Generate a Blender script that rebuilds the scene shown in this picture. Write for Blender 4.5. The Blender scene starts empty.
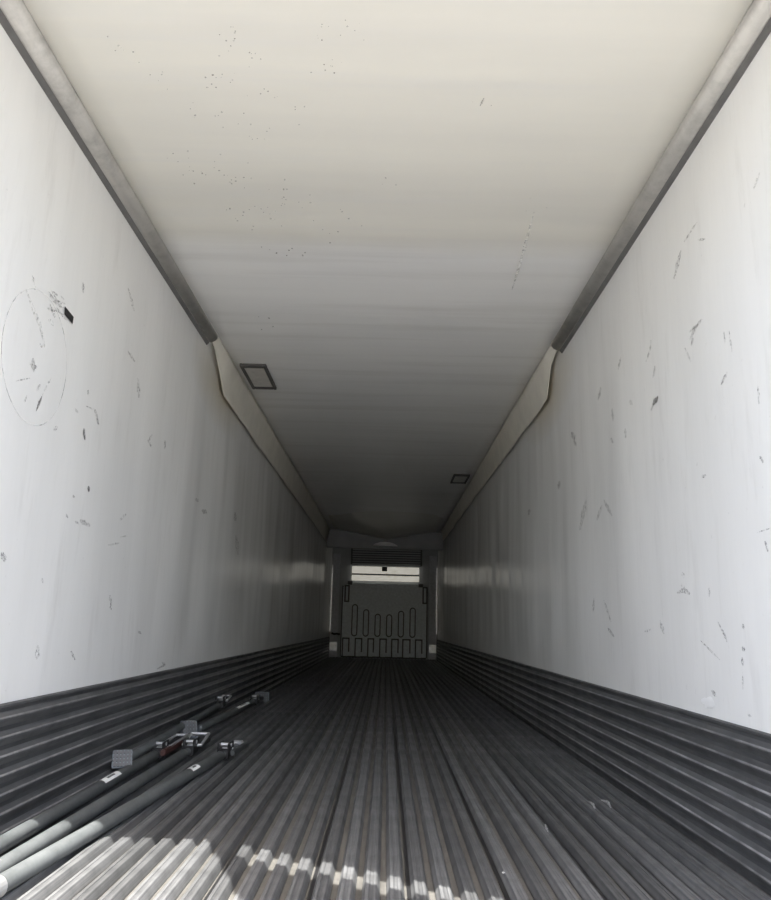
import bpy, bmesh, math, random
from mathutils import Vector, Matrix, noise
random.seed(7)
SC = bpy.context.scene
COL = SC.collection

# ------------------------------------------------------------------ camera
F = 750.0
ROLL = math.radians(1.4)
CAM = Vector((0.06, -1.6, 0.73))
VPX, VPY = 386.0, 625.0
ey = Vector(((VPX-385.5)/F, -(VPY-450)/F, -1)).normalized()
up = Vector((math.sin(ROLL), math.cos(ROLL), 0))
ez = (up - up.dot(ey)*ey).normalized()
ex = ey.cross(ez)
ROT = Matrix((ex, ey, ez))                      # camera axes -> world axes
cd = bpy.data.cameras.new('camera')
cd.sensor_fit = 'HORIZONTAL'; cd.sensor_width = 36.0; cd.lens = F/771*36.0
cd.clip_start = 0.05; cd.clip_end = 500
cam = bpy.data.objects.new('camera', cd); COL.objects.link(cam)
cam.matrix_world = Matrix.Translation(CAM) @ ROT.to_4x4()
SC.camera = cam

# ------------------------------------------------------------------ light
SUN_EL = math.radians(63.0); SUN_AZ = math.radians(3.0)      # sun behind the camera, a touch to the left
w = bpy.data.worlds.new('sky'); SC.world = w; w.use_nodes = True
nt = w.node_tree; nt.nodes.clear()
sky = nt.nodes.new('ShaderNodeTexSky'); sky.sky_type = 'NISHITA'; sky.sun_disc = False
sky.sun_elevation = SUN_EL; sky.sun_rotation = math.pi + SUN_AZ
sky.air_density = 1.0; sky.dust_density = 5.0; sky.ozone_density = 0.6
bg = nt.nodes.new('ShaderNodeBackground'); bg.inputs['Strength'].default_value = 0.88
wo = nt.nodes.new('ShaderNodeOutputWorld')
nt.links.new(sky.outputs[0], bg.inputs[0]); nt.links.new(bg.outputs[0], wo.inputs[0])
sd = bpy.data.lights.new('sun', 'SUN'); sd.energy = 20.0; sd.angle = math.radians(0.33); sd.color = (1.0, 0.965, 0.91)
sun = bpy.data.objects.new('sun', sd); COL.objects.link(sun)
SUNV = Vector((-math.sin(SUN_AZ)*math.cos(SUN_EL), -math.cos(SUN_AZ)*math.cos(SUN_EL), math.sin(SUN_EL)))
sun.rotation_euler = SUNV.to_track_quat('Z', 'Y').to_euler()
sun.location = (-2, -6, 9)
vs = SC.view_settings
vs.view_transform = 'Standard'; vs.look = 'None'; vs.gamma = 1.0; vs.use_curve_mapping = False
vs.exposure = -0.05
SC.cycles.max_bounces = 24; SC.cycles.diffuse_bounces = 16; SC.cycles.glossy_bounces = 6
SC.cycles.transparent_max_bounces = 24

# ------------------------------------------------------------------ dimensions (metres)
HW, LEN, HC = 1.235, 16.0, 2.66          # half width, inside length, ceiling height
RAILZ = 2.595                            # underside of the corner rail
SCH = 0.43                               # height of the ribbed kick plate
PITCH, RIBH = 0.0706, 0.026              # floor ribs

def ray(u, v): return ROT @ Vector(((u-385.5)/F, -(v-450)/F, -1))
def onz(u, v, z): d = ray(u, v); return CAM + d*((z-CAM.z)/d.z)
def onx(u, v, x): d = ray(u, v); return CAM + d*((x-CAM.x)/d.x)
def ony(u, v, y): d = ray(u, v); return CAM + d*((y-CAM.y)/d.y)

# ------------------------------------------------------------------ materials
def mat(name): 
    m = bpy.data.materials.new(name); m.use_nodes = True
    return m, m.node_tree, m.node_tree.nodes['Principled BSDF']
def N(t, kind, **kw):
    n = t.nodes.new(kind)
    for k, v in kw.items(): setattr(n, k, v)
    return n
def coords(t, scale, space='Object'):
    tc = N(t, 'ShaderNodeTexCoord'); mp = N(t, 'ShaderNodeMapping')
    mp.inputs['Scale'].default_value = scale
    t.links.new(tc.outputs[space], mp.inputs[0]); return mp.outputs[0]
def noise_tex(t, vec, scale, detail=4, rough=0.55):
    n = N(t, 'ShaderNodeTexNoise'); n.inputs['Scale'].default_value = scale
    n.inputs['Detail'].default_value = detail; n.inputs['Roughness'].default_value = rough
    t.links.new(vec, n.inputs['Vector']); return n.outputs['Fac']
def ramp(t, fac, stops):
    r = N(t, 'ShaderNodeValToRGB'); e = r.color_ramp.elements
    while len(e) < len(stops): e.new(0.5)
    for i, (p, c) in enumerate(stops):
        e[i].position = p; e[i].color = (*c, 1) if len(c) == 3 else c
    t.links.new(fac, r.inputs[0]); return r.outputs[0]
def mix(t, fac, a, b, mode='MIX'):
    m = N(t, 'ShaderNodeMix', data_type='RGBA', blend_type=mode)
    for sock, val in ((m.inputs[0], fac), (m.inputs[6], a), (m.inputs[7], b)):
        if hasattr(val, 'links') or isinstance(val, bpy.types.NodeSocket): t.links.new(val, sock)
        elif isinstance(val, (int, float)): sock.default_value = val
        else: sock.default_value = (*val, 1)
    return m.outputs[2]
def bump(t, bsdf, height, strength, dist=0.01):
    b = N(t, 'ShaderNodeBump'); b.inputs['Strength'].default_value = strength; b.inputs['Distance'].default_value = dist
    t.links.new(height, b.inputs['Height']); t.links.new(b.outputs[0], bsdf.inputs['Normal'])

def wall_mat():
    m, t, b = mat('white_liner')
    v1 = coords(t, (1, 3.0, 0.5)); v2 = coords(t, (1, 1, 1)); v3 = coords(t, (1, 9, 1.6))
    g = ramp(t, noise_tex(t, v1, 1.1, 5), [(0.35, (0.90, 0.905, 0.895)), (0.62, (0.86, 0.866, 0.855))])
    g = mix(t, ramp(t, noise_tex(t, v3, 1.3, 6, 0.65), [(0.55, (0, 0, 0)), (0.75, (0.5, 0.5, 0.5))]), g, (0.74, 0.74, 0.725))
    g = mix(t, ramp(t, noise_tex(t, v2, 26, 3, 0.7), [(0.68, (0, 0, 0)), (0.8, (0.5, 0.5, 0.5))]), g, (0.58, 0.58, 0.57))
    mp = N(t, 'ShaderNodeMapping'); mp.inputs['Location'].default_value = (0, -3.85/.95, -2.42/.30); mp.inputs['Scale'].default_value = (0, 1/.95, 1/.30)
    tc = N(t, 'ShaderNodeTexCoord'); t.links.new(tc.outputs['Object'], mp.inputs[0])       # yellow water stain where the cloth flap begins
    gd = N(t, 'ShaderNodeTexGradient', gradient_type='SPHERICAL'); t.links.new(mp.outputs[0], gd.inputs[0])
    g = mix(t, ramp(t, gd.outputs[1], [(0.0, (0, 0, 0)), (0.8, (0.55, 0.55, 0.55))]), g, (0.66, 0.59, 0.43))
    t.links.new(g, b.inputs['Base Color'])
    b.inputs['Roughness'].default_value = 0.24; b.inputs['Specular IOR Level'].default_value = 0.55
    bump(t, b, noise_tex(t, v3, 1.0, 3), 0.25, 0.006)
    return m
def ceil_mat():
    m, t, b = mat('cream_liner')
    v1 = coords(t, (0.35, 2.6, 1)); v2 = coords(t, (1, 1, 1)); v3 = coords(t, (0.3, 6, 1))
    g = ramp(t, noise_tex(t, v1, 1.2, 4), [(0.35, (0.905, 0.905, 0.885)), (0.65, (0.86, 0.86, 0.845))])
    g1 = ramp(t, noise_tex(t, v1, 1.2, 4), [(0.35, (0.80, 0.785, 0.715)), (0.65, (0.75, 0.738, 0.68))])
    sp = N(t, 'ShaderNodeSeparateXYZ'); t.links.new(coords(t, (1, 1, 1)), sp.inputs[0])     # rear sheet of the liner is a creamier one
    wob = N(t, 'ShaderNodeMath', operation='MULTIPLY_ADD'); t.links.new(noise_tex(t, v1, 2.0, 2), wob.inputs[0]); wob.inputs[1].default_value = 0.18; t.links.new(sp.outputs[1], wob.inputs[2])
    mr = N(t, 'ShaderNodeMapRange'); mr.inputs['From Min'].default_value = SEAM-.10+.09; mr.inputs['From Max'].default_value = SEAM+.10+.09
    t.links.new(wob.outputs[0], mr.inputs['Value']); g = mix(t, mr.outputs[0], g1, g)
    g = mix(t, ramp(t, noise_tex(t, v3, 1.4, 5), [(0.52, (0, 0, 0)), (0.72, (0.55, 0.55, 0.55))]), g, (0.74, 0.735, 0.705))
    t.links.new(g, b.inputs['Base Color'])
    b.inputs['Roughness'].default_value = 0.36
    bump(t, b, noise_tex(t, v3, 1.0, 2), 0.35, 0.012)
    return m
def dirty_metal(name, c1, c2, metallic, rough, stretch=(14, 0.7, 14), var=0.25):
    m, t, b = mat(name)
    v = coords(t, stretch); v2 = coords(t, (1, 1, 1))
    g = ramp(t, noise_tex(t, v, 3.0, 6, 0.65), [(0.3, c1), (0.7, c2)])
    g = mix(t, ramp(t, noise_tex(t, v2, 9, 5, 0.7), [(0.45, (0, 0, 0)), (0.8, (0.6, 0.6, 0.6))]), g, tuple(0.45*x for x in c1))
    oi = N(t, 'ShaderNodeObjectInfo'); mr = N(t, 'ShaderNodeMapRange')
    mr.inputs['To Min'].default_value = 1-var; mr.inputs['To Max'].default_value = 1+var
    t.links.new(oi.outputs['Random'], mr.inputs['Value'])
    hs = N(t, 'ShaderNodeHueSaturation'); t.links.new(g, hs.inputs['Color']); t.links.new(mr.outputs[0], hs.inputs['Value'])
    t.links.new(hs.outputs[0], b.inputs['Base Color'])
    b.inputs['Metallic'].default_value = metallic
    rr = ramp(t, noise_tex(t, v2, 5, 3), [(0.3, (rough-0.08,)*3), (0.7, (rough+0.1,)*3)])
    t.links.new(rr, b.inputs['Roughness'])
    bump(t, b, noise_tex(t, v, 6.0, 4), 0.12, 0.003)
    return m
def plain(name, c, rough=0.5, metallic=0.0, var=0.12, scale=18):
    m, t, b = mat(name)
    v = coords(t, (1, 1, 1))
    g = ramp(t, noise_tex(t, v, scale, 4), [(0.3, tuple(x*(1-var) for x in c)), (0.7, tuple(min(1, x*(1+var)) for x in c))])
    t.links.new(g, b.inputs['Base Color']); b.inputs['Roughness'].default_value = rough; b.inputs['Metallic'].default_value = metallic
    return m
def mark_mat(name, c, lo, hi, stretch=(1, 1, 1), scale=90):
    m, t, b = mat(name)
    b.inputs['Base Color'].default_value = (*c, 1); b.inputs['Roughness'].default_value = 0.7
    tr = N(t, 'ShaderNodeBsdfTransparent'); mx = N(t, 'ShaderNodeMixShader')
    f = ramp(t, noise_tex(t, coords(t, stretch), scale, 4, 0.65), [(lo, (0, 0, 0)), (hi, (0.85, 0.85, 0.85))])
    t.links.new(f, mx.inputs[0]); t.links.new(tr.outputs[0], mx.inputs[1]); t.links.new(b.outputs[0], mx.inputs[2])
    t.links.new(mx.outputs[0], t.nodes['Material Output'].inputs[0]); return m

M = {}
SEAM = onz(385, 247, HC).y
M['wall'] = wall_mat(); M['ceil'] = ceil_mat()
M['floor'] = dirty_metal('floor_aluminium', (0.045, 0.047, 0.049), (0.145, 0.148, 0.150), 0.12, 0.5, (34, 0.35, 34), 0.28)
M['valley'] = dirty_metal('floor_channel', (0.060, 0.058, 0.053), (0.10, 0.097, 0.088), 0.05, 0.65)
M['scuff'] = dirty_metal('kick_plate_aluminium', (0.050, 0.052, 0.054), (0.10, 0.102, 0.104), 0.2, 0.5, (4, 1.0, 16), 0.15)
M['scuffrib'] = dirty_metal('kick_plate_rib_metal', (0.060, 0.062, 0.065), (0.135, 0.137, 0.14), 0.2, 0.40, (4, 1.0, 16), 0.2)
M['cresthighlight'] = dirty_metal('painted_rib_highlight', (0.10, 0.10, 0.105), (0.34, 0.34, 0.345), 0.2, 0.4, (4, 2.0, 4), 0.25)  # lighter tone that paints in the highlight on the kick rib crests
M['rail'] = dirty_metal('rail_aluminium', (0.42, 0.41, 0.385), (0.52, 0.51, 0.475), 0.2, 0.4, (6, 0.8, 6), 0.02)
M['railgasket'] = plain('dark_gasket', (0.15, 0.148, 0.145), 0.5)
M['flap'] = plain('cream_duct_cloth', (0.84, 0.81, 0.72), 0.55, 0, 0.06, 5)
M['grey'] = plain('grey_moulded_plastic', (0.68, 0.73, 0.75), 0.45)
M['darkgrey'] = plain('dark_grey_plastic', (0.10, 0.105, 0.11), 0.5)
M['groove'] = plain('dark_groove', (0.10, 0.105, 0.108), 0.7)
M['frontwall'] = plain('grey_front_liner', (0.36, 0.375, 0.39), 0.5, 0, 0.1, 3)
M['post'] = plain('grey_post', (0.50, 0.52, 0.55), 0.5)
M['alu'] = plain('bright_aluminium', (0.78, 0.78, 0.79), 0.3, 0.4)
M['worn'] = plain('worn_aluminium', (0.50, 0.50, 0.53), 0.35, 0.3, 0.4, 9)
M['black'] = plain('black_vinyl', (0.012, 0.012, 0.013), 0.5)
M['lampframe'] = plain('lamp_frame_grey', (0.085, 0.082, 0.078), 0.5)
M['lamplens'] = plain('frosted_lamp_lens', (0.60, 0.59, 0.55), 0.35)
M['tube'] = dirty_metal('galvanised_tube', (0.080, 0.088, 0.090), (0.125, 0.135, 0.138), 0.15, 0.45, (3, 1, 3), 0.08)
M['tubedark'] = dirty_metal('painted_tube', (0.045, 0.05, 0.05), (0.08, 0.085, 0.085), 0.2, 0.45, (3, 1, 3), 0.1)
M['steel'] = plain('zinc_steel', (0.55, 0.56, 0.57), 0.35, 0.7)
M['rubber'] = plain('grey_rubber_pad', (0.16, 0.18, 0.20), 0.6)
M['red'] = plain('dark_red_paint', (0.07, 0.028, 0.024), 0.5)
M['label'] = plain('white_sticker', (0.85, 0.86, 0.86), 0.4, 0, 0.04)
M['concrete'] = plain('yard_concrete', (0.19, 0.187, 0.178), 0.85, 0, 0.12, 0.8)
M['outer'] = plain('outer_white_skin', (0.75, 0.75, 0.75), 0.4)
M['mark'] = mark_mat('rubber_scuff', (0.24, 0.24, 0.24), 0.40, 0.75)
M['faint'] = mark_mat('faint_scuff', (0.50, 0.50, 0.49), 0.42, 0.85, (1, 1, 1), 60)
M['dark'] = mark_mat('dark_scuff', (0.10, 0.10, 0.10), 0.30, 0.60)
M['speck'] = mark_mat('ceiling_grime', (0.33, 0.31, 0.25), 0.35, 0.70, (1, 1, 1), 120)
M['scratch'] = mark_mat('bright_scratch', (0.55, 0.56, 0.56), 0.25, 0.60, (1, 1, 1), 140)
M['ring'] = mark_mat('faint_ring', (0.68, 0.68, 0.67), 0.30, 0.95, (1, 1, 1), 9)
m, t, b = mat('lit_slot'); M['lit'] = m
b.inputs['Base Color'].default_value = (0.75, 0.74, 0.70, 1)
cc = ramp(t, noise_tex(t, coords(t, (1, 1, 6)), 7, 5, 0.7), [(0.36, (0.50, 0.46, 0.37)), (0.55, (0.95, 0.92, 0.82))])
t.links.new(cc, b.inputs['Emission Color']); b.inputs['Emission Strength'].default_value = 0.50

# ------------------------------------------------------------------ mesh helpers
def obj(name, bm, m, parent=None, smooth=False):
    bmesh.ops.recalc_face_normals(bm, faces=bm.faces)
    me = bpy.data.meshes.new(name); bm.to_mesh(me); bm.free()
    me.materials.append(M[m] if isinstance(m, str) else m)
    if smooth:
        for p in me.polygons: p.use_smooth = True
    o = bpy.data.objects.new(name, me); COL.objects.link(o)
    if parent: o.parent = parent
    return o
def box(bm, x0, x1, y0, y1, z0, z1, bev=0.0):
    vs_ = [bm.verts.new((x, y, z)) for x in (x0, x1) for y in (y0, y1) for z in (z0, z1)]
    fs = [bm.faces.new([vs_[i] for i in q]) for q in ((0,1,3,2),(4,6,7,5),(0,4,5,1),(2,3,7,6),(0,2,6,4),(1,5,7,3))]
    if bev:
        es = list({e for f_ in fs for e in f_.edges})
        bmesh.ops.bevel(bm, geom=es, offset=bev, segments=2, affect='EDGES')
    return bm
def bx(*a, **k): return box(bmesh.new(), *a, **k)
def prism_y(prof, y0, y1, bm=None):            # closed profile [(x, z)] swept along y
    bm = bm or bmesh.new()
    a = [bm.verts.new((x, y0, z)) for x, z in prof]; c = [bm.verts.new((x, y1, z)) for x, z in prof]
    n = len(prof)
    for i in range(n): bm.faces.new((a[i], a[(i+1) % n], c[(i+1) % n], c[i]))
    bm.faces.new(a); bm.faces.new(list(reversed(c))); return bm
def prism_z(poly, z0, z1):
    bm = bmesh.new()
    a = [bm.verts.new((x, y, z0)) for x, y in poly]; c = [bm.verts.new((x, y, z1)) for x, y in poly]
    n = len(poly)
    for i in range(n): bm.faces.new((a[i], a[(i+1) % n], c[(i+1) % n], c[i]))
    bm.faces.new(a); bm.faces.new(list(reversed(c))); return bm
def prism_face(poly, y0, y1, bm=None):           # polygon in x,z with depth along y
    bm = bm or bmesh.new()
    a = [bm.verts.new((x, y0, z)) for x, z in poly]; c = [bm.verts.new((x, y1, z)) for x, z in poly]
    n = len(poly)
    for i in range(n): bm.faces.new((a[i], a[(i+1) % n], c[(i+1) % n], c[i]))
    bm.faces.new(a); bm.faces.new(list(reversed(c))); return bm
def tube(bm, path, r, n=16, caps=True):
    rings = []
    for i, p in enumerate(path):
        p = Vector(p)
        d = (Vector(path[min(i+1, len(path)-1)]) - Vector(path[max(i-1, 0)])).normalized()
        a = d.cross(Vector((0, 0, 1)))
        if a.length < 1e-3: a = Vector((1, 0, 0))
        a.normalize(); c = a.cross(d)
        rr = r[i] if isinstance(r, (list, tuple)) else r
        rings.append([bm.verts.new(p + rr*(math.cos(2*math.pi*k/n)*a + math.sin(2*math.pi*k/n)*c)) for k in range(n)])
    for p, q in zip(rings, rings[1:]):
        for k in range(n): bm.faces.new((p[k], p[(k+1) % n], q[(k+1) % n], q[k]))
    if caps: bm.faces.new(rings[0]); bm.faces.new(list(reversed(rings[-1])))
    return bm
def struct(o): o['kind'] = 'structure'; return o
def thing(name, label, cat, loc=(0, 0, 0), group=None):
    o = bpy.data.objects.new(name, None); COL.objects.link(o); o.location = loc; o.empty_display_size = 0.1
    o['label'] = label; o['category'] = cat
    if group: o['group'] = group
    return o

# ------------------------------------------------------------------ side walls (liner gently waved)
def wave(y, z, s):
    fade = min(1.0, max(0.0, (y-1.0)/4.0)); edge = min(1.0, (z-SCH)/0.25, (RAILZ-z)/0.6); edge = max(0.0, edge)
    a = noise.noise(Vector((y*2.1, z*0.42, 3.7*s)))*0.022 + noise.noise(Vector((y*5.3, z*0.9, 9.1*s)))*0.006
    b_ = noise.noise(Vector((y*0.7+3, z*0.8, 21.0*s)))*0.022
    return (a*(0.25+0.75*fade) + b_*fade)*edge
def wall_x(y, z, s): return s*(HW - abs(0) ) - s*wave(y, z, s)
def side_wall(s):
    bm = bmesh.new(); NY, NZ = 300, 44
    g = [[None]*(NZ+1) for _ in range(NY+1)]
    for i in range(NY+1):
        y = LEN*i/NY
        for j in range(NZ+1):
            z = -RIBH + (HC+0.05+RIBH)*j/NZ
            g[i][j] = bm.verts.new((wall_x(y, z, s), y, z))
    for i in range(NY):
        for j in range(NZ): bm.faces.new((g[i][j], g[i+1][j], g[i+1][j+1], g[i][j+1]))
    out = [bm.verts.new((s*(HW+0.065), y, z)) for y, z in ((0, -RIBH), (LEN, -RIBH), (LEN, HC+0.05), (0, HC+0.05))]
    bm.faces.new(out)
    rim = [[g[i][0] for i in range(NY+1)], [g[NY][j] for j in range(NZ+1)], [g[i][NZ] for i in range(NY, -1, -1)], [g[0][j] for j in range(NZ, -1, -1)]]
    for k, r_ in enumerate(rim): bm.faces.new(r_ + [out[(k+1) % 4], out[k]])
    o = obj('wall_left' if s < 0 else 'wall_right', bm, 'wall', smooth=False)
    for p in o.data.polygons:
        if p.area < 0.1: p.use_smooth = True
    return struct(o)
WL, WR = side_wall(-1), side_wall(1)

# ------------------------------------------------------------------ ceiling
bm = bmesh.new(); NX, NY = 12, 260; g = []
for i in range(NY+1):
    y = LEN*i/NY; row = []
    for j in range(NX+1):
        x = -HW + 2*HW*j/NX; e = max(0, min(1, (HW-0.08-abs(x))/0.2))
        dz = (noise.noise(Vector((x*0.35, y*2.3, 5.0)))*0.007 + noise.noise(Vector((x*0.8, y*0.8, 8.0)))*0.010)*e*min(1, 0.3+y/5)
        row.append(bm.verts.new((x, y, HC+dz)))
    g.append(row)
for i in range(NY):
    for j in range(NX): bm.faces.new((g[i][j], g[i+1][j], g[i+1][j+1], g[i][j+1]))
top = [bm.verts.new(p) for p in ((-HW, 0, HC+0.09), (-HW, LEN, HC+0.09), (HW, LEN, HC+0.09), (HW, 0, HC+0.09))]
bm.faces.new(top)
rim = [[g[i][0] for i in range(NY+1)], g[NY][:], [g[i][NX] for i in range(NY, -1, -1)], g[0][::-1]]
for k, r_ in enumerate(rim): bm.faces.new(r_ + [top[(k+1) % 4], top[k]])
CE = struct(obj('ceiling', bm, 'ceil'))
for p in CE.data.polygons:
    if p.area < 0.1: p.use_smooth = True

# ------------------------------------------------------------------ ribbed floor
FL = struct(obj('floor', bx(-HW-0.065, HW+0.065, 0, LEN, -RIBH-0.05, -RIBH), 'valley'))
prof = [(-.0265, -RIBH), (-.0255, -.0215), (-.0165, -.0015), (-.0150, 0), (-.0062, 0), (-.0048, -.0018), (.0048, -.0018), (.0062, 0), (.0150, 0), (.0165, -.0015), (.0255, -.0215), (.0265, -RIBH)]
rib = obj('floor_rib', prism_y(prof, 0.0, LEN-0.02), 'floor', FL); rib_me = rib.data
n = 34
for i in range(n):
    x = (i-(n-1)/2)*PITCH
    o = rib if i == 0 else rib.copy()
    if i: COL.objects.link(o); o.parent = FL
    o.location = (x, 0, random.uniform(-.0008, .0))
seam = None                                              # dark joints between the floor extrusions
for i in range(2, n-1, 4):
    x = (i-(n-1)/2+.5)*PITCH
    if seam is None: seam = o = obj('floor_seam', bx(-.006, .006, 0, LEN-.02, -RIBH, -RIBH+.004), 'black', FL)
    else: o = seam.copy(); COL.objects.link(o); o.parent = FL
    o.location = (x+.004, 0, 0)

# ------------------------------------------------------------------ ribbed kick plates along both walls
def kick(s, n_):
    pl = struct(obj(n_, bx(min(s*HW, s*(HW-.012)), max(s*HW, s*(HW-.012)), 0, LEN-0.005, -RIBH, SCH), 'scuff'))
    pr = [(0, -.026), (.0095, -.006), (.0130, -.003), (.0130, .002), (.0100, .005), (0, .022)]
    pr = [(s*(HW-.012-a), b_) for a, b_ in pr]
    r0 = r1 = None
    for k in range(7):
        if r0 is None: r0 = o = obj('kick_rib', prism_y(pr, 0, LEN-0.01), 'scuffrib', pl)
        else: o = r0.copy(); COL.objects.link(o); o.parent = pl
        o.location = (0, 0, SCH-0.040-k*0.0625)
        if r1 is None: r1 = e = obj('crest_highlight', prism_y([(s*(HW-.012-a), b_) for a, b_ in ((.0095, .0030), (.0138, .0008), (.0138, .0038), (.0095, .0075))], 0, LEN-0.01), 'cresthighlight', o)  # thin bright strip: crest highlight put into the colour
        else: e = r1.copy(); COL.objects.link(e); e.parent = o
    lip = [(s*(HW-.012), SCH-.008), (s*(HW-.016), SCH-.004), (s*(HW-.014), SCH+.004), (s*HW, SCH+.008)]
    obj('top_lip', prism_y(lip, 0, LEN-0.01), 'scuff', pl)
    return pl
KL, KR = kick(-1, 'baseboard_left'), kick(1, 'baseboard_right')

# ------------------------------------------------------------------ aluminium corner rails
RAIL_END = 3.31
for s, nm in ((-1, 'trim_1'), (1, 'trim_2')):
    pr = [(.0, HC+.01), (.076, HC+.01), (.076, HC-.004)]
    for k in range(9):                                   # rounded nose of the extrusion
        a = math.radians(90*k/8); pr.append((.022 + .052*math.cos(a), HC-.006 - .040*math.sin(a)))
    pr += [(.016, HC-.047), (.0, HC-.047)]
    rl = struct(obj(nm, prism_y([(s*(HW-a), z) for a, z in pr], 0, RAIL_END), 'rail'))
    for p in rl.data.polygons[3:11]: p.use_smooth = True
    obj('gasket', prism_y([(s*HW, HC-.047), (s*(HW-.018), HC-.047), (s*(HW-.014), HC-.056), (s*(HW-.003), HC-.067), (s*HW, HC-.067)], 0, RAIL_END), 'railgasket', rl)

# ------------------------------------------------------------------ front wall, posts and corner trims
struct(obj('wall_front', bx(-HW-.065, HW+.065, LEN, LEN+.09, -RIBH, HC+.09), 'frontwall'))
def endp(px, py, y=LEN): p = ony(px, py, y); return p.x, p.z
for s, nm in ((-1, 'trim_3'), (1, 'trim_4')):
    x0, x1 = sorted((s*(HW-.03), s*(HW-.20)))
    po = struct(obj(nm, bx(x0, x1, LEN-.05, LEN, 0, 2.32, bev=.006), 'post'))
    x0, x1 = sorted((s*(HW-.012), s*(HW-.042)))
    obj('edge_strip', bx(x0, x1, LEN-.075, LEN-.05, .55, 2.05, bev=.004), 'alu', po)
    x0, x1 = sorted((s*(HW-.03), s*(HW-.19)))
    obj('corner_guard', bx(x0, x1, LEN-.065, LEN-.05, .14, .32, bev=.004), 'alu', po)

# ------------------------------------------------------------------ outside: rear frame, roof skin, yard, added sun blockers
fr = struct(obj('trim_5', bx(-HW-.12, HW+.12, -.12, 0, RAILZ+.005, HC+.20, bev=.005), 'outer'))
for s, nm in ((-1, 'trim_6'), (1, 'trim_7')):
    x0, x1 = sorted((s*HW, s*(HW+.12)))
    struct(obj(nm, bx(x0, x1, -.12, 0, -.20, RAILZ+.005, bev=.004), 'outer'))
struct(obj('trim_8', bx(-HW-.12, HW+.12, -.12, 0, -.20, -.045, bev=.004), 'scuff'))
struct(obj('ground', bx(-60, 60, -60, 40, -1.45, -1.25), 'concrete'))
CZ = 2.95
cot = 1/math.tan(SUN_EL)
def lift(p): return (p[0]-CZ*cot*math.sin(SUN_AZ), p[1]-CZ*cot*math.cos(SUN_AZ))
sun_blockers = {'sun_blocker_1': [(-.476, 1.074), (1.5, .017), (1.5, -.35), (.07, -.35)],  # unseen sheets added outside to cut the sun patch on the floor to shape
          'sun_blocker_2': [(-.545, 1.30), (-.475, 1.197), (1.5, .108), (1.5, 1.30)],
          'sun_blocker_3': [(-.575, 1.30), (-.425, 1.20), (-.400, 1.02), (-.485, 1.08)]}
for k, (nm, poly) in enumerate(sun_blockers.items()):
    struct(obj(nm, prism_z([lift(p) for p in poly], CZ-.012+.004*k, CZ+.004*k), 'scuff'))

# ------------------------------------------------------------------ cream duct cloth along the upper corners
def flap(s, pts, label):
    # pts: (y, z) of the loose lower edge; the upper edge is fixed to the ceiling
    bm = bmesh.new(); NY = 140; rows = []
    y0, y1 = pts[0][0], pts[-1][0]
    def zlow(y):
        for (a, za), (c, zc) in zip(pts, pts[1:]):
            if a <= y <= c: return za + (zc-za)*(y-a)/(c-a)
        return pts[-1][1]
    for i in range(NY+1):
        u = i/NY; y = y0 + (y1-y0)*u**1.6
        zl = zlow(y) + noise.noise(Vector((y*1.4, 2.2, s)))*0.012
        row = []
        for j in range(9):
            v = j/8
            inset = 0.030 + 0.050*(1-v)**1.3 + noise.noise(Vector((y*1.7, v*1.5, 4*s)))*0.010*v
            inset = max(inset, 0.024)
            row.append((inset, y, HC-.002 + (zl-HC+.002)*v))
        rows.append(row)
    def skin(off):
        return [[bm.verts.new((s*(HW-max(a-off, .006)), y, z)) for a, y, z in r_] for r_ in rows]
    A, B = skin(0), skin(.004)
    for i in range(NY):
        for j in range(8):
            bm.faces.new((A[i][j], A[i+1][j], A[i+1][j+1], A[i][j+1])); bm.faces.new((B[i][j], B[i][j+1], B[i+1][j+1], B[i+1][j]))
        bm.faces.new((A[i][8], A[i+1][8], B[i+1][8], B[i][8])); bm.faces.new((A[i][0], B[i][0], B[i+1][0], A[i+1][0]))
    for j in range(8):
        bm.faces.new((A[0][j], A[0][j+1], B[0][j+1], B[0][j])); bm.faces.new((A[NY][j], B[NY][j], B[NY][j+1], A[NY][j+1]))
    o = obj('duct_flap', bm, 'flap', smooth=True)
    o['label'] = label; o['category'] = 'duct flap'; o['group'] = 'cloth flaps along the ceiling corners'
    return o
flap(-1, [(3.24, 2.648), (3.45, 2.61), (3.655, 2.492), (3.80, 2.382), (7.0, 2.375), (10.5, 2.375), (14.0, 2.372)], 'cream cloth duct flap along the top of the left wall')
flap(1, [(3.24, 2.648), (3.515, 2.581), (3.676, 2.380), (4.6, 2.385), (9.0, 2.43), (14.0, 2.46)], 'cream cloth duct flap along the top of the right wall')

# ------------------------------------------------------------------ ceiling lamps
def lamp(x0, x1, y0, y1, label):
    cx, cy = (x0+x1)/2, (y0+y1)/2; hx, hy = (x1-x0)/2, (y1-y0)/2
    t_ = thing('ceiling_lamp', label, 'lamp', (cx, cy, HC), 'flush lamps on the ceiling')
    bm = bmesh.new(); fw = .022
    box(bm, -hx, -hx+fw, -hy, hy, -.024, .004, .003); box(bm, hx-fw, hx, -hy, hy, -.024, .004, .003)
    fw2 = .05
    box(bm, -hx+fw, hx-fw, -hy, -hy+fw2, -.022, .004, .003); box(bm, -hx+fw, hx-fw, hy-fw2, hy, -.022, .004, .003)
    obj('frame', bm, 'lampframe', t_)
    obj('lens', bx(-hx+fw, hx-fw, -hy+fw2, hy-fw2, -.016, .004, bev=.004), 'lamplens', t_)
    return t_
def lamp_px(c, label):
    P = [onz(u, v, HC) for u, v in c]
    lamp((P[0].x+P[3].x)/2, (P[1].x+P[2].x)/2, (P[0].y+P[1].y)/2, (P[2].y+P[3].y)/2, label)
lamp_px([(240, 364), (266, 363), (276, 387), (253, 387)], 'large-looking rectangular ceiling lamp with dark frame beside the left cream flap')
lamp_px([(453, 474), (469, 474), (467, 482), (451, 482)], 'small distant rectangular ceiling lamp beside the right cream flap')

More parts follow.
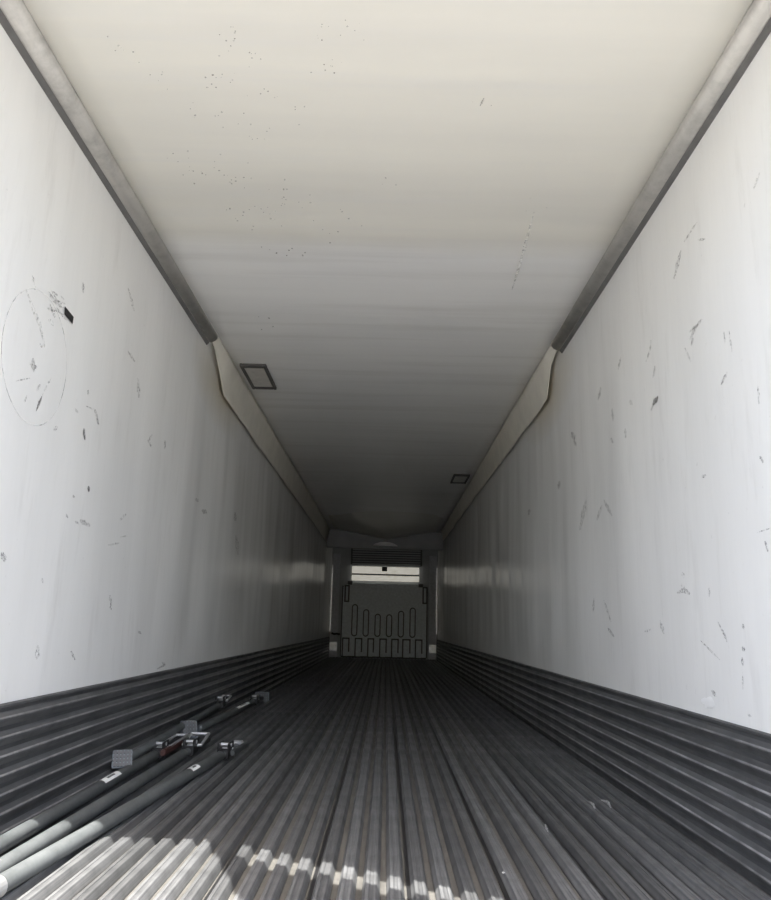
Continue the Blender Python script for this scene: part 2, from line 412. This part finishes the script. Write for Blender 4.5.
# ------------------------------------------------------------------ air header under the ceiling near the front wall
HY = 14.05
hd = thing('air_header', 'dark grey air duct header hung across the ceiling at the far end', 'air duct', (0, HY, 2.28))
def V3(*a): return [(x, z-2.28) for x, z in a]
obj('housing', prism_face(V3((-HW+.02, 2.28), (HW-.02, 2.28), (HW-.02, HC-.01), (-HW+.02, HC-.01)), .02, .14), 'frontwall', hd)
poly = [(-HW+.03, 2.290)] + [(x, 2.290) for x in (-.5, 0, .5)] + [(HW-.03, 2.290), (HW-.03, HC-.02), (.9, HC-.03), (.45, HC-.10), (.0, HC-.17), (-.45, HC-.10), (-.9, HC-.03), (-HW+.03, HC-.02)]
obj('front_panel', prism_face(V3(*poly), -.03, .02), 'frontwall', hd)
bm = bmesh.new(); rows = []                      # duct cloth that sags towards the middle of the header
for i in range(13):
    u = i/12; y = -3.2 + 3.16*u
    row = []
    for j in range(21):
        x = -1.05 + 2.1*j/20; sag = 0.19*max(0, 1-abs(x)/1.05)**1.15*u**1.8
        row.append(bm.verts.new((x, y, HC-2.28+.03*(1-u)**2-.012-sag)))
    rows.append(row)
for i in range(12):
    for j in range(20): bm.faces.new((rows[i][j], rows[i+1][j], rows[i+1][j+1], rows[i][j+1]))
o = obj('duct_cloth', bm, 'ceil', hd, True)
sm = o.modifiers.new('thick', 'SOLIDIFY'); sm.thickness = .006; sm.offset = 1
lp = [(-.26, 2.325), (.26, 2.325), (.20, 2.365), (.10, 2.395), (0, 2.402), (-.10, 2.395), (-.20, 2.365)]
obj('outlet_lip', prism_face(V3(*lp), -.12, -.03), 'label', hd)

# ------------------------------------------------------------------ front bulkhead: moulded panel, grille, lit slot
YB = LEN-.11
def X(px): return ony(px, 620, YB).x
def Z(py): return ony(385, py, YB).z
bh = thing('bulkhead', 'grey moulded bulkhead panel with raised slots at the far end', 'bulkhead', (0, YB, 0))
xl, xr = X(342), X(426.5); zt = Z(584)
obj('panel', prism_face([(xl, .03), (xr, .03), (xr, zt-.10), (xr-.12, zt), (xl+.12, zt), (xl, zt-.10)], 0, .10), 'grey', bh)
bm = bmesh.new()
for a in (xl-.02, xr-.005): box(bm, a, a+.025, -.012, .03, .03, zt-.06)
box(bm, xl, xr, -.012, .03, .0, .035)
obj('edge_gap', bm, 'groove', bh)
def pill(xc, z0, z1, hw_, y0, y1, grow=0):
    hw_ += grow; z0 -= grow; z1 += grow
    pts = []
    for k in range(9): a = math.pi*k/8; pts.append((xc+hw_*math.cos(a), z1-hw_+hw_*math.sin(a)))
    for k in range(9): a = math.pi+math.pi*k/8; pts.append((xc+hw_*math.cos(a), z0+hw_+hw_*math.sin(a)))
    return prism_face(pts, y0, y1)
for px, py in zip((354.6, 366, 377.7, 389.2, 401, 412.6), (606, 610.8, 615, 615.3, 611.5, 608)):
    sl = obj('slot', pill(X(px), Z(636), Z(py), .045, -.035, .01), 'grey', bh)
    obj('slot_groove', pill(X(px), Z(636), Z(py), .045, -.006, .008, .026), 'groove', sl)
for a, c in ((342.8, 350.3), (355.4, 363), (368, 374.8), (379.8, 387.4), (391.6, 399.2), (402.6, 411), (415.2, 422.8)):
    x0, x1, z1 = X(a), X(c), Z(638.5)
    ft = obj('foot_block', bx(x0+.03, x1-.03, -.04, .01, .03, z1-.03, bev=.006), 'grey', bh)
    obj('foot_groove', prism_face([(x0, .03), (x0+.035, .03), (x0+.035, z1-.04), (x1-.035, z1-.04), (x1-.035, .12), (x1, .12), (x1, z1), (x0, z1)], -.010, .006), 'groove', ft)
for px in (346, 424.5):
    bm = bmesh.new(); x = X(px); z0, z1 = Z(603), Z(586)
    box(bm, x-.055, x-.025, -.06, .0, z0, z1); box(bm, x+.03, x+.06, -.06, .0, z0, z1)
    box(bm, x-.025, x+.03, -.06, .0, z1-.03, z1); box(bm, x-.025, x+.03, -.06, .0, z0, z0+.03)
    obj('side_bracket', bm, 'groove', bh)
obj('top_clip', bx(X(346.5), X(351), -.06, .10, Z(585.5), Z(582)), 'groove', bh); obj('top_clip', bx(X(418), X(422.5), -.06, .10, Z(586.5), Z(583)), 'groove', bh)

gr = thing('intake_grille', 'dark slatted air intake grille above the bright slot on the front wall', 'grille', (0, YB, Z(565.5)))
xl, xr, zb, ztp = X(350), X(420), Z(565.5), Z(549)
obj('backing', bx(xl, xr, .03, .10, 0, ztp-zb), 'darkgrey', gr)
for k in range(7):
    z = (k+.5)*(ztp-zb)/7
    obj('slat', bx(xl+.01, xr-.01, -.01, .03, z-.014, z+.014, bev=.004), 'frontwall', gr)
for a in (xl-.03, xr): obj('side_rail', bx(a, a+.03, -.02, .10, 0.01, ztp-zb), 'groove', gr)

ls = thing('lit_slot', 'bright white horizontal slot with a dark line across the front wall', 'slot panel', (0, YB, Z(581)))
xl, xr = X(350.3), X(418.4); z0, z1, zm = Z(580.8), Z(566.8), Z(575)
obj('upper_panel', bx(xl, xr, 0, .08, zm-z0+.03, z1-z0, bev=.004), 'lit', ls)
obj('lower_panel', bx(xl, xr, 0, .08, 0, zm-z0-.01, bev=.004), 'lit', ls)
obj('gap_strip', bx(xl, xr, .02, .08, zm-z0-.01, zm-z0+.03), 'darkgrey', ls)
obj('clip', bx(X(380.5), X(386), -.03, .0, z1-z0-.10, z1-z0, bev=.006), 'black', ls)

# small cable loom at the left foot of the front wall
cb = bmesh.new()
p = [ony(u, v, LEN-.12) for u, v in ((331.5, 633), (334, 634), (337, 633.6), (339, 634.2), (340, 633.8))]
tube(cb, p, .022, 8)
o = obj('cable', cb, 'black'); o['label'] = 'short black cable crossing the left post of the front wall'; o['category'] = 'cable'

# ------------------------------------------------------------------ cargo bars lying on the floor at the left
def ring_rect(bm, o_, ax, ay, la, lb, r):
    c = [o_ - ax*la/2 - ay*lb/2, o_ + ax*la/2 - ay*lb/2, o_ + ax*la/2 + ay*lb/2, o_ - ax*la/2 + ay*lb/2]
    for i in range(4): tube(bm, [c[i] - (c[(i+1) % 4]-c[i]).normalized()*r*.6, c[(i+1) % 4] + (c[(i+1) % 4]-c[i]).normalized()*r*.6], r, 8)
def obox(bm, o_, ax, ay, az, la, lb, lc, bev=0):
    vv = [bm.verts.new(o_ + ax*(i*la/2) + ay*(j*lb/2) + az*(k*lc/2)) for i in (-1, 1) for j in (-1, 1) for k in (-1, 1)]
    fs = [bm.faces.new([vv[i] for i in q]) for q in ((0,1,3,2),(4,6,7,5),(0,4,5,1),(2,3,7,6),(0,2,6,4),(1,5,7,3))]
    if bev: bmesh.ops.bevel(bm, geom=list({e for f_ in fs for e in f_.edges}), offset=bev, segments=2, affect='EDGES')
def bar(label, P, Q, tube_end, parts, r=.0255, near=None, group='cargo bars on the floor'):
    """P near end, Q far end (world); tube_end fraction where the outer tube stops"""
    P, Q = Vector(P), Vector(Q); L = (Q-P).length; ax = (Q-P).normalized()
    sx = ax.cross(Vector((0, 0, 1))).normalized(); uz = sx.cross(ax)       # sx points to the right
    t_ = thing('cargo_bar', label, 'cargo bar', P, group)
    A = lambda d: ax*d
    T = L*tube_end
    bm = bmesh.new(); tube(bm, [A(0), A(.004), A(T-.004), A(T)], [r*.93, r, r, r*.93], 20)
    obj('outer_tube', bm, 'tube', t_, True).data.polygons[-1].use_smooth = False
    obj('inner_tube', tube(bmesh.new(), [A(T-.02), A(L)], r*.74, 16), 'tubedark', t_, True)
    if near is None: obj('end_collar', tube(bmesh.new(), [A(-.012), A(-.010), A(.038), A(.04)], [r*1.0, r*1.12, r*1.12, r*1.0], 20), 'steel', t_)
    for kind, *a in parts:
        if kind == 'ratchet':
            d = a[0]; bm = bmesh.new()
            for s in (-1, 1): obox(bm, A(d) + sx*s*.028 + uz*.022, ax, sx, uz, .11, .006, .075, .002)
            obox(bm, A(d-.03), ax, sx, uz, .045, .058, .052, .004)
            h = obj('ratchet', bm, 'black', t_)
            bm = bmesh.new(); tube(bm, [A(d)-sx*.034+uz*.045, A(d)+sx*.034+uz*.045], .010, 10)
            tube(bm, [A(d+.03)-sx*.034+uz*.02, A(d+.03)+sx*.034+uz*.02], .008, 10)
            obj('pivot_pin', bm, 'steel', h)
        elif kind == 'handle':
            d, la, lb, tilt, side = a
            hx = (ax*math.cos(tilt) + uz*math.sin(tilt)).normalized()
            bm = bmesh.new(); ring_rect(bm, A(d) + sx*side + hx*la/2 + uz*.022, hx, sx, la, lb, .0085)
            obj('handle_loop', bm, 'steel', t_)
        elif kind == 'lever':
            d, l, side, mt = a
            bm = bmesh.new(); obox(bm, A(d+l/2) + sx*side + uz*.012, ax, sx, uz, l, .024, .030, .005)
            obj('lever', bm, mt, t_)
        elif kind == 'label':
            d, l = a; bm = bmesh.new(); rows_ = []
            for i in range(2):
                row = []
                for k in range(7):
                    an = math.radians(35 + 75*k/6)
                    row.append(bm.verts.new(A(d + (i-.5)*l) + (sx*math.cos(an)+uz*math.sin(an))*(r+.0006)))
                rows_.append(row)
            for k in range(6): bm.faces.new((rows_[0][k], rows_[1][k], rows_[1][k+1], rows_[0][k+1]))
            lb_ = obj('sticker', bm, 'label', t_)
            bm = bmesh.new(); rows_ = []
            for i in range(2):
                row = []
                for k in range(4):
                    an = math.radians(64 + 22*k/3)
                    row.append(bm.verts.new(A(d + (i-.5)*l*.45) + (sx*math.cos(an)+uz*math.sin(an))*(r+.0012)))
                rows_.append(row)
            for k in range(3): bm.faces.new((rows_[0][k], rows_[1][k], rows_[1][k+1], rows_[0][k+1]))
            obj('sticker_print', bm, 'darkgrey', lb_)
        elif kind == 'pad':
            d, nrm, wa, wb, *lift_ = a                        # ribbed rubber foot, face normal nrm
            nz = Vector(nrm).normalized(); pa = nz.cross(Vector((0, 0, 1)))
            if pa.length < .1: pa = sx.copy()
            pa.normalize(); pb = nz.cross(pa)
            o_ = A(d) + Vector((0, 0, lift_[0] if lift_ else 0)); bm = bmesh.new(); obox(bm, o_, pa, pb, nz, wa, wb, .014, .004)
            pd = obj('foot_pad', bm, 'rubber', t_)
            bm = bmesh.new()
            for k in range(5): obox(bm, o_ + pa*((k-2)*wa/5.6) + nz*.009, pa, pb, nz, wa/9, wb*.9, .006)
            for k in range(4): obox(bm, o_ + pb*((k-1.5)*wb/4.6) + nz*.009, pa, pb, nz, wa*.9, wb/10, .005)
            obj('tread', bm, 'darkgrey', pd)
        elif kind == 'head':
            d, = a; bm = bmesh.new(); obox(bm, A(d), ax, sx, uz, .07, .062, .055, .008)
            obj('end_fitting', bm, 'steel', t_)
    return t_
r0 = .0262
def ext(p, q, l):                                    # move the near end so the bar has length l
    p, q = Vector(p), Vector(q); return q - (q-p).normalized()*l
ZF = r0 + .001
# A: nearest the wall, sticker, open ratchet handle, foot pad standing up at its far end
a0, a1 = onz(0, 845, ZF), onz(188, 736, .038)
A_P = ext(a0, a1, 3.0)
at = lambda P, Q, u, v: (onz(u, v, ZF)-Vector(P)).dot((Vector(Q)-Vector(P)).normalized())
LA = (Vector(a1)-A_P).length
bar('grey cargo bar with long white sticker and tilted foot pad, nearest the left wall', A_P, a1, at(A_P, a1, 152, 757)/LA,
    [('label', at(A_P, a1, 108, 783), .20), ('ratchet', at(A_P, a1, 156, 754)), ('handle', at(A_P, a1, 160, 752), .34, .062, .03, .008),
     ('lever', at(A_P, a1, 156, 757), .38, .040, 'red'), ('pad', LA+.01, (.35, -.75, .55), .10, .115, .035)])
# D: second bar with a rectangular loop handle
d0, d1 = onz(0, 868, ZF), onz(208, 739, ZF)
D_P = ext(d0, d1, 2.75); LD = 2.75
bar('dull grey cargo bar lying in the middle of the three near bars', D_P, d1, at(D_P, d1, 184, 754)/LD,
    [('ratchet', at(D_P, d1, 188, 750)), ('handle', at(D_P, d1, 192, 749), .17, .10, .22, .0)])
# E: right-hand bar with square sticker and end fitting
e0, e1 = onz(0, 885, ZF), onz(239, 745, ZF)
E_P = ext(e0, e1, 2.49); LE = 2.49
bar('light grey cargo bar farthest from the left wall, small square sticker near its tip', E_P, e1, at(E_P, e1, 216, 756)/LE,
    [('label', at(E_P, e1, 184, 772), .11), ('ratchet', at(E_P, e1, 222, 753)), ('lever', at(E_P, e1, 224, 755), .32, .055, 'tubedark'), ('head', LE-.03)], r=.0262)
# B: bar resting against the kick plate behind the others
b0, b1 = onx(124, 760.5, -1.172), onx(222, 703, -1.185)
LB = (b1-b0).length
bar('dark cargo bar against the left kick plate with ribbed foot pad at its near end', b0, b1, .93,
    [('pad', -.03, (.30, -.80, .50), .090, .085, .012), ('ratchet', LB-.05), ('handle', LB-.02, .14, .06, .12, 0.01)], r=.021)
# C: last bar, partly hidden, reaching furthest into the trailer
c0, c1 = onz(199, 728.5, ZF), onz(262, 698, ZF)
C_P = c0; LC = (c1-C_P).length
bar('cargo bar reaching deepest into the trailer, white sticker near its far end', C_P, c1, .80,
    [('label', LC*.60, .45), ('pad', LC+.01, (.25, -.8, .55), .13, .12), ('ratchet', LC*.84)], r=.0255, near='plain')

# ------------------------------------------------------------------ marks on the liner
def stroke_mesh(pts, widths, place, off):
    """ragged ribbon through pixel points; place(u, v) gives point and normal"""
    bm = bmesh.new(); L_, R_ = [], []
    n_ = 10; fine = []
    for i in range(n_+1):
        u = i/n_*(len(pts)-1); k = min(int(u), len(pts)-2); f_ = u-k
        fine.append((pts[k][0]+(pts[k+1][0]-pts[k][0])*f_, pts[k][1]+(pts[k+1][1]-pts[k][1])*f_))
    for i, (u, v) in enumerate(fine):
        a = fine[max(i-1, 0)]; c = fine[min(i+1, n_)]
        dx, dy = c[0]-a[0], c[1]-a[1]; l = math.hypot(dx, dy) or 1
        w_ = widths*(0.25+0.75*math.sin(math.pi*(i+.4)/(n_+.8)))*random.uniform(.65, 1.25)/2
        nx, ny = -dy/l*w_, dx/l*w_
        L_.append(bm.verts.new(place(u+nx, v+ny, off))); R_.append(bm.verts.new(place(u-nx, v-ny, off)))
    for i in range(n_): bm.faces.new((L_[i], L_[i+1], R_[i+1], R_[i]))
    return bm
def place_wall(s):
    def f_(u, v, off):
        p = onx(u, v, s*HW)
        for _ in range(3): p = onx(u, v, wall_x(p.y, p.z, s) - s*off)
        return p
    return f_
def place_ceil(u, v, off): return onz(u, v, HC-.014-off)
def place_floor(u, v, off): return onz(u, v, off)
def mark(parent, pts, width, m_, place, name='scuff_mark', off=.0025): return obj(name, stroke_mesh(pts, width, place, off), m_, parent)
PL, PR = place_wall(-1), place_wall(1)
left = [  # (points, width px, material)
 ([(84, 428), (84, 434), (85, 440)], 2.6, 'dark'), ([(97, 418), (98, 425)], 2.0, 'mark'), ([(88.6, 486), (88.8, 492)], 2.4, 'dark'),
 ([(73, 495), (74, 498)], 2, 'mark'), ([(66, 514), (68, 518)], 2.4, 'mark'), ([(80, 520), (90, 526)], 5, 'mark'), ([(75, 521), (79, 524)], 2.6, 'mark'),
 ([(38, 645), (37.4, 653), (37, 660)], 4.2, 'faint'), ([(71, 651), (75, 660)], 3.2, 'mark'), ([(165, 440), (165, 449)], 2.2, 'mark'),
 ([(152, 434), (149, 440), (151, 447)], 3, 'faint'), ([(196, 498), (198, 502)], 3, 'mark'), ([(202, 510), (207, 513)], 4, 'mark'),
 ([(235, 512), (235.4, 521)], 3, 'mark'), ([(157, 669), (165, 665), (162, 662)], 2.4, 'mark'), ([(138, 631), (141, 634)], 2.4, 'mark'),
 ([(110, 595), (111, 610)], 3, 'faint'),  ([(120, 520), (126, 514)], 3, 'faint'), ([(120, 537), (128, 536)], 2, 'faint'),
 ([(26, 290), (33, 308), (40, 325), (45, 347)], 3.4, 'faint'), ([(51, 290), (58, 296)], 2.2, 'mark'), ([(50, 296), (62, 304)], 2.6, 'mark'),
 ([(53, 301), (63, 308)], 2.6, 'mark'), ([(47, 308), (56, 312)], 2.6, 'mark'), ([(56, 307), (62, 315)], 2.4, 'mark'), ([(49, 319), (54, 326)], 4.2, 'faint'),
 ([(50, 304), (55, 318)], 2.2, 'mark'), ([(33, 358), (34, 372)], 4, 'mark'), ([(30, 364), (37, 368)], 4, 'mark'), ([(38, 344), (45, 347)], 3.6, 'faint'),
 ([(36.2, 411), (42, 396)], 2.6, 'dark'), ([(42, 396), (47, 385), (52, 377)], 1.6, 'faint'), ([(37, 391), (40, 384)], 2.6, 'mark'), ([(16, 381), (30, 378)], 1.6, 'mark'),
 ([(27, 395), (24, 403)], 2, 'faint'), ([(83, 282), (83.5, 294)], 3, 'mark'), ([(128, 288), (131, 298), (134, 311)], 2.6, 'faint'), ([(128, 351), (135, 362)], 2.2, 'mark'),
 ([(138, 378), (139, 398)], 3, 'faint'), ([(86, 406), (95, 410), (99, 425)], 2.4, 'mark'), ([(57, 426), (54, 431)], 3.6, 'mark'), ([(88, 390), (88, 395)], 2.4, 'faint'),
 ([(236, 535), (238, 555)], 4, 'faint'),  ([(74, 408), (78, 413)], 3, 'faint'),
 ([(32, 275), (36, 288)], 2, 'faint'), ([(2, 552), (5, 562)], 5, 'mark'), ([(42, 578), (43, 583)], 2, 'mark'), ([(108, 545), (120, 543)], 2, 'faint')]
for pts, w_, m_ in left: mark(WL, pts, w_, m_, PL)
for k in range(14):                                  # scratchy strokes beside the black sticker
    u, v = random.uniform(48, 62), random.uniform(290, 316); mark(WL, [(u, v), (u+random.uniform(3, 8), v+random.uniform(2, 7))], 1.2, 'mark', PL)
# faint circle scratched into the liner
bm = bmesh.new(); c0_ = PL(37, 358, .002); n_ = 72
ry_ = abs(PL(72, 358, .002).y - PL(0, 358, .002).y)/2; rz_ = abs(PL(37, 291, .002).z - PL(37, 424, .002).z)/2
rr = (ry_+rz_)/2
inn, outr = [], []
for k in range(n_):
    an = 2*math.pi*k/n_
    for rad, arr in ((rr-.0022, inn), (rr+.0022, outr)):
        y, z = c0_.y + rad*math.cos(an), c0_.z + rad*math.sin(an)
        arr.append(bm.verts.new((wall_x(y, z, -1)+.002, y, z)))
for k in range(n_): bm.faces.new((inn[k], inn[(k+1) % n_], outr[(k+1) % n_], outr[k]))
obj('circular_scratch', bm, 'ring', WL)
bm = bmesh.new()
q = [PL(u, v, .004) for u, v in ((65, 306.2), (73.8, 317), (72.6, 324), (64.4, 314.2))]; q2 = [PL(u, v, .0005) for u, v in ((65, 306.2), (73.8, 317), (72.6, 324), (64.4, 314.2))]
a = [bm.verts.new(p) for p in q]; c = [bm.verts.new(p) for p in q2]
for k in range(4): bm.faces.new((a[k], a[(k+1) % 4], c[(k+1) % 4], c[k]))
bm.faces.new(a); bm.faces.new(c[::-1])
o = obj('sticker', bm, 'black', WL); o['label'] = 'small black rectangular sticker'

right = [
 ([(674, 279), (678, 262), (681, 250)], 3, 'mark'), ([(684, 242), (697, 222)], 1.8, 'faint'), ([(698, 240), (705, 239)], 2.6, 'mark'), ([(690, 340), (695, 328), (702, 319)], 3.6, 'mark'),
 ([(689, 332), (698, 324)], 2.4, 'mark'), ([(693, 338), (691, 346)], 2.4, 'mark'), ([(618, 370), (621, 357)], 2, 'mark'), ([(653, 405), (658, 396)], 4, 'dark'), ([(651, 411), (653, 405)], 2, 'mark'),
 ([(653, 378), (655, 366)], 2.2, 'mark'), ([(598, 400), (601, 387)], 2.4, 'mark'), ([(612, 408), (613, 421)], 2.2, 'mark'), ([(625, 428), (625.6, 438)], 2.2, 'faint'), ([(572, 432), (574.5, 440)], 4.4, 'mark'),
 ([(721, 385), (727, 372)], 2.6, 'mark'), ([(729, 331), (732, 352)], 1.6, 'mark'), ([(724, 332), (725, 345)], 1.6, 'faint'), ([(685, 348), (691, 362)], 2, 'faint'), ([(758, 385), (759, 404)], 2.4, 'faint'),
 ([(646, 362), (650, 350), (651, 340)], 2.2, 'faint'), ([(630, 400), (632, 405)], 4, 'faint'), ([(753, 190), (760, 172)], 2, 'faint'), ([(558.6, 489), (559.5, 481)], 3, 'mark'), ([(528.6, 515), (529.6, 509)], 2.4, 'mark'),
 ([(677, 593), (684, 590), (690, 594)], 4.5, 'mark'), ([(681, 585), (686, 588)], 3, 'faint'), ([(682, 572), (684, 578)], 3, 'faint'), ([(702, 477), (706, 475)], 4, 'mark'), ([(756, 533), (771, 528)], 1.5, 'mark'),
 ([(765, 541), (768, 552)], 2.6, 'mark'), ([(709, 588), (709.4, 597)], 2, 'mark'), ([(743, 624), (743.4, 629)], 2.4, 'mark'), ([(743, 646), (744, 652)], 3, 'mark'), ([(742, 657), (743, 666)], 2.4, 'mark'),
 ([(742.6, 672), (743, 690)], 1.6, 'faint'), ([(748, 714), (751, 717)], 2.4, 'mark'), ([(712, 690), (716, 697)], 3, 'mark'), ([(644, 632), (651, 629)], 3, 'faint'), ([(718, 622), (724, 634), (727, 642)], 2, 'mark'),
 ([(594, 598), (593, 612)], 2.2, 'faint'), ([(604, 600), (611, 622)], 2, 'faint'), ([(608, 628), (614, 637)], 2.6, 'mark'), ([(611, 438), (613, 443)], 2.6, 'mark'), ([(574, 440), (576, 446)], 2.4, 'mark'),
  ([(660, 620), (664, 634)], 3, 'faint'), ([(760, 456), (763, 463)], 3, 'mark'), ([(586, 500), (580, 530)], 4, 'faint'), ([(604, 500), (612, 516)], 3, 'mark'), ([(597, 520), (602, 505)], 3, 'faint'),
  ([(700, 640), (720, 660)], 1.6, 'faint')]
for pts, w_, m_ in right: mark(WR, pts, w_, m_, PR)
mark(WR, [(701, 700), (708, 702), (714, 706)], 11, 'label', PR, 'torn_patch', .002)
# grime specks on the ceiling
bm = bmesh.new()
cl = [(242, 37, 6), (250, 60, 6), (232, 82, 5), (208, 85, 6), (193, 115, 4), (254, 134, 8), (203, 172, 9), (236, 178, 12), (282, 194, 10), (275, 214, 12), (328, 66, 8), (320, 34, 7), (355, 25, 5), (292, 112, 4), (243, 212, 8), (292, 250, 5), (314, 207, 5), (534, 199, 3), (267, 92, 6), (190, 158, 8), (262, 240, 5), (330, 240, 4), (380, 187, 3), (482, 102, 2), (220, 120, 6), (120, 50, 8), (150, 80, 5), (270, 322, 4), (345, 215, 4), (225, 38, 5)]
for (u, v, k) in cl:
    for _ in range(k):
        uu, vv = random.gauss(u, 9), random.gauss(v, 7); sz = random.uniform(.4, 1.25)
        an = random.uniform(0, 6.28)
        vs_ = [bm.verts.new(place_ceil(uu + sz*random.uniform(.6, 1.3)*math.cos(an+j*1.05), vv + sz*.8*random.uniform(.6, 1.3)*math.sin(an+j*1.05), .002)) for j in range(6)]
        bm.faces.new(vs_)
o = obj('grime_specks', bm, 'speck', CE); o['kind'] = 'stuff'
mark(CE, [(534, 212), (524, 250), (512, 290)], 3.0, 'faint', place_ceil, 'ceiling_scratch')
mark(CE, [(480, 106), (484, 98)], 1.6, 'speck', place_ceil, 'ceiling_scratch')

# bright scratches on the floor ribs
for pts, w_ in (([(589, 801), (593, 804), (595, 809)], 3.0), ([(601, 800), (608, 802), (611, 808)], 3.0), ([(502, 872), (505, 873)], 2.2), ([(545, 824), (548, 832)], 2.5)):
    mark(FL, pts, w_, 'scratch', place_floor, 'scratch_mark', .0012)
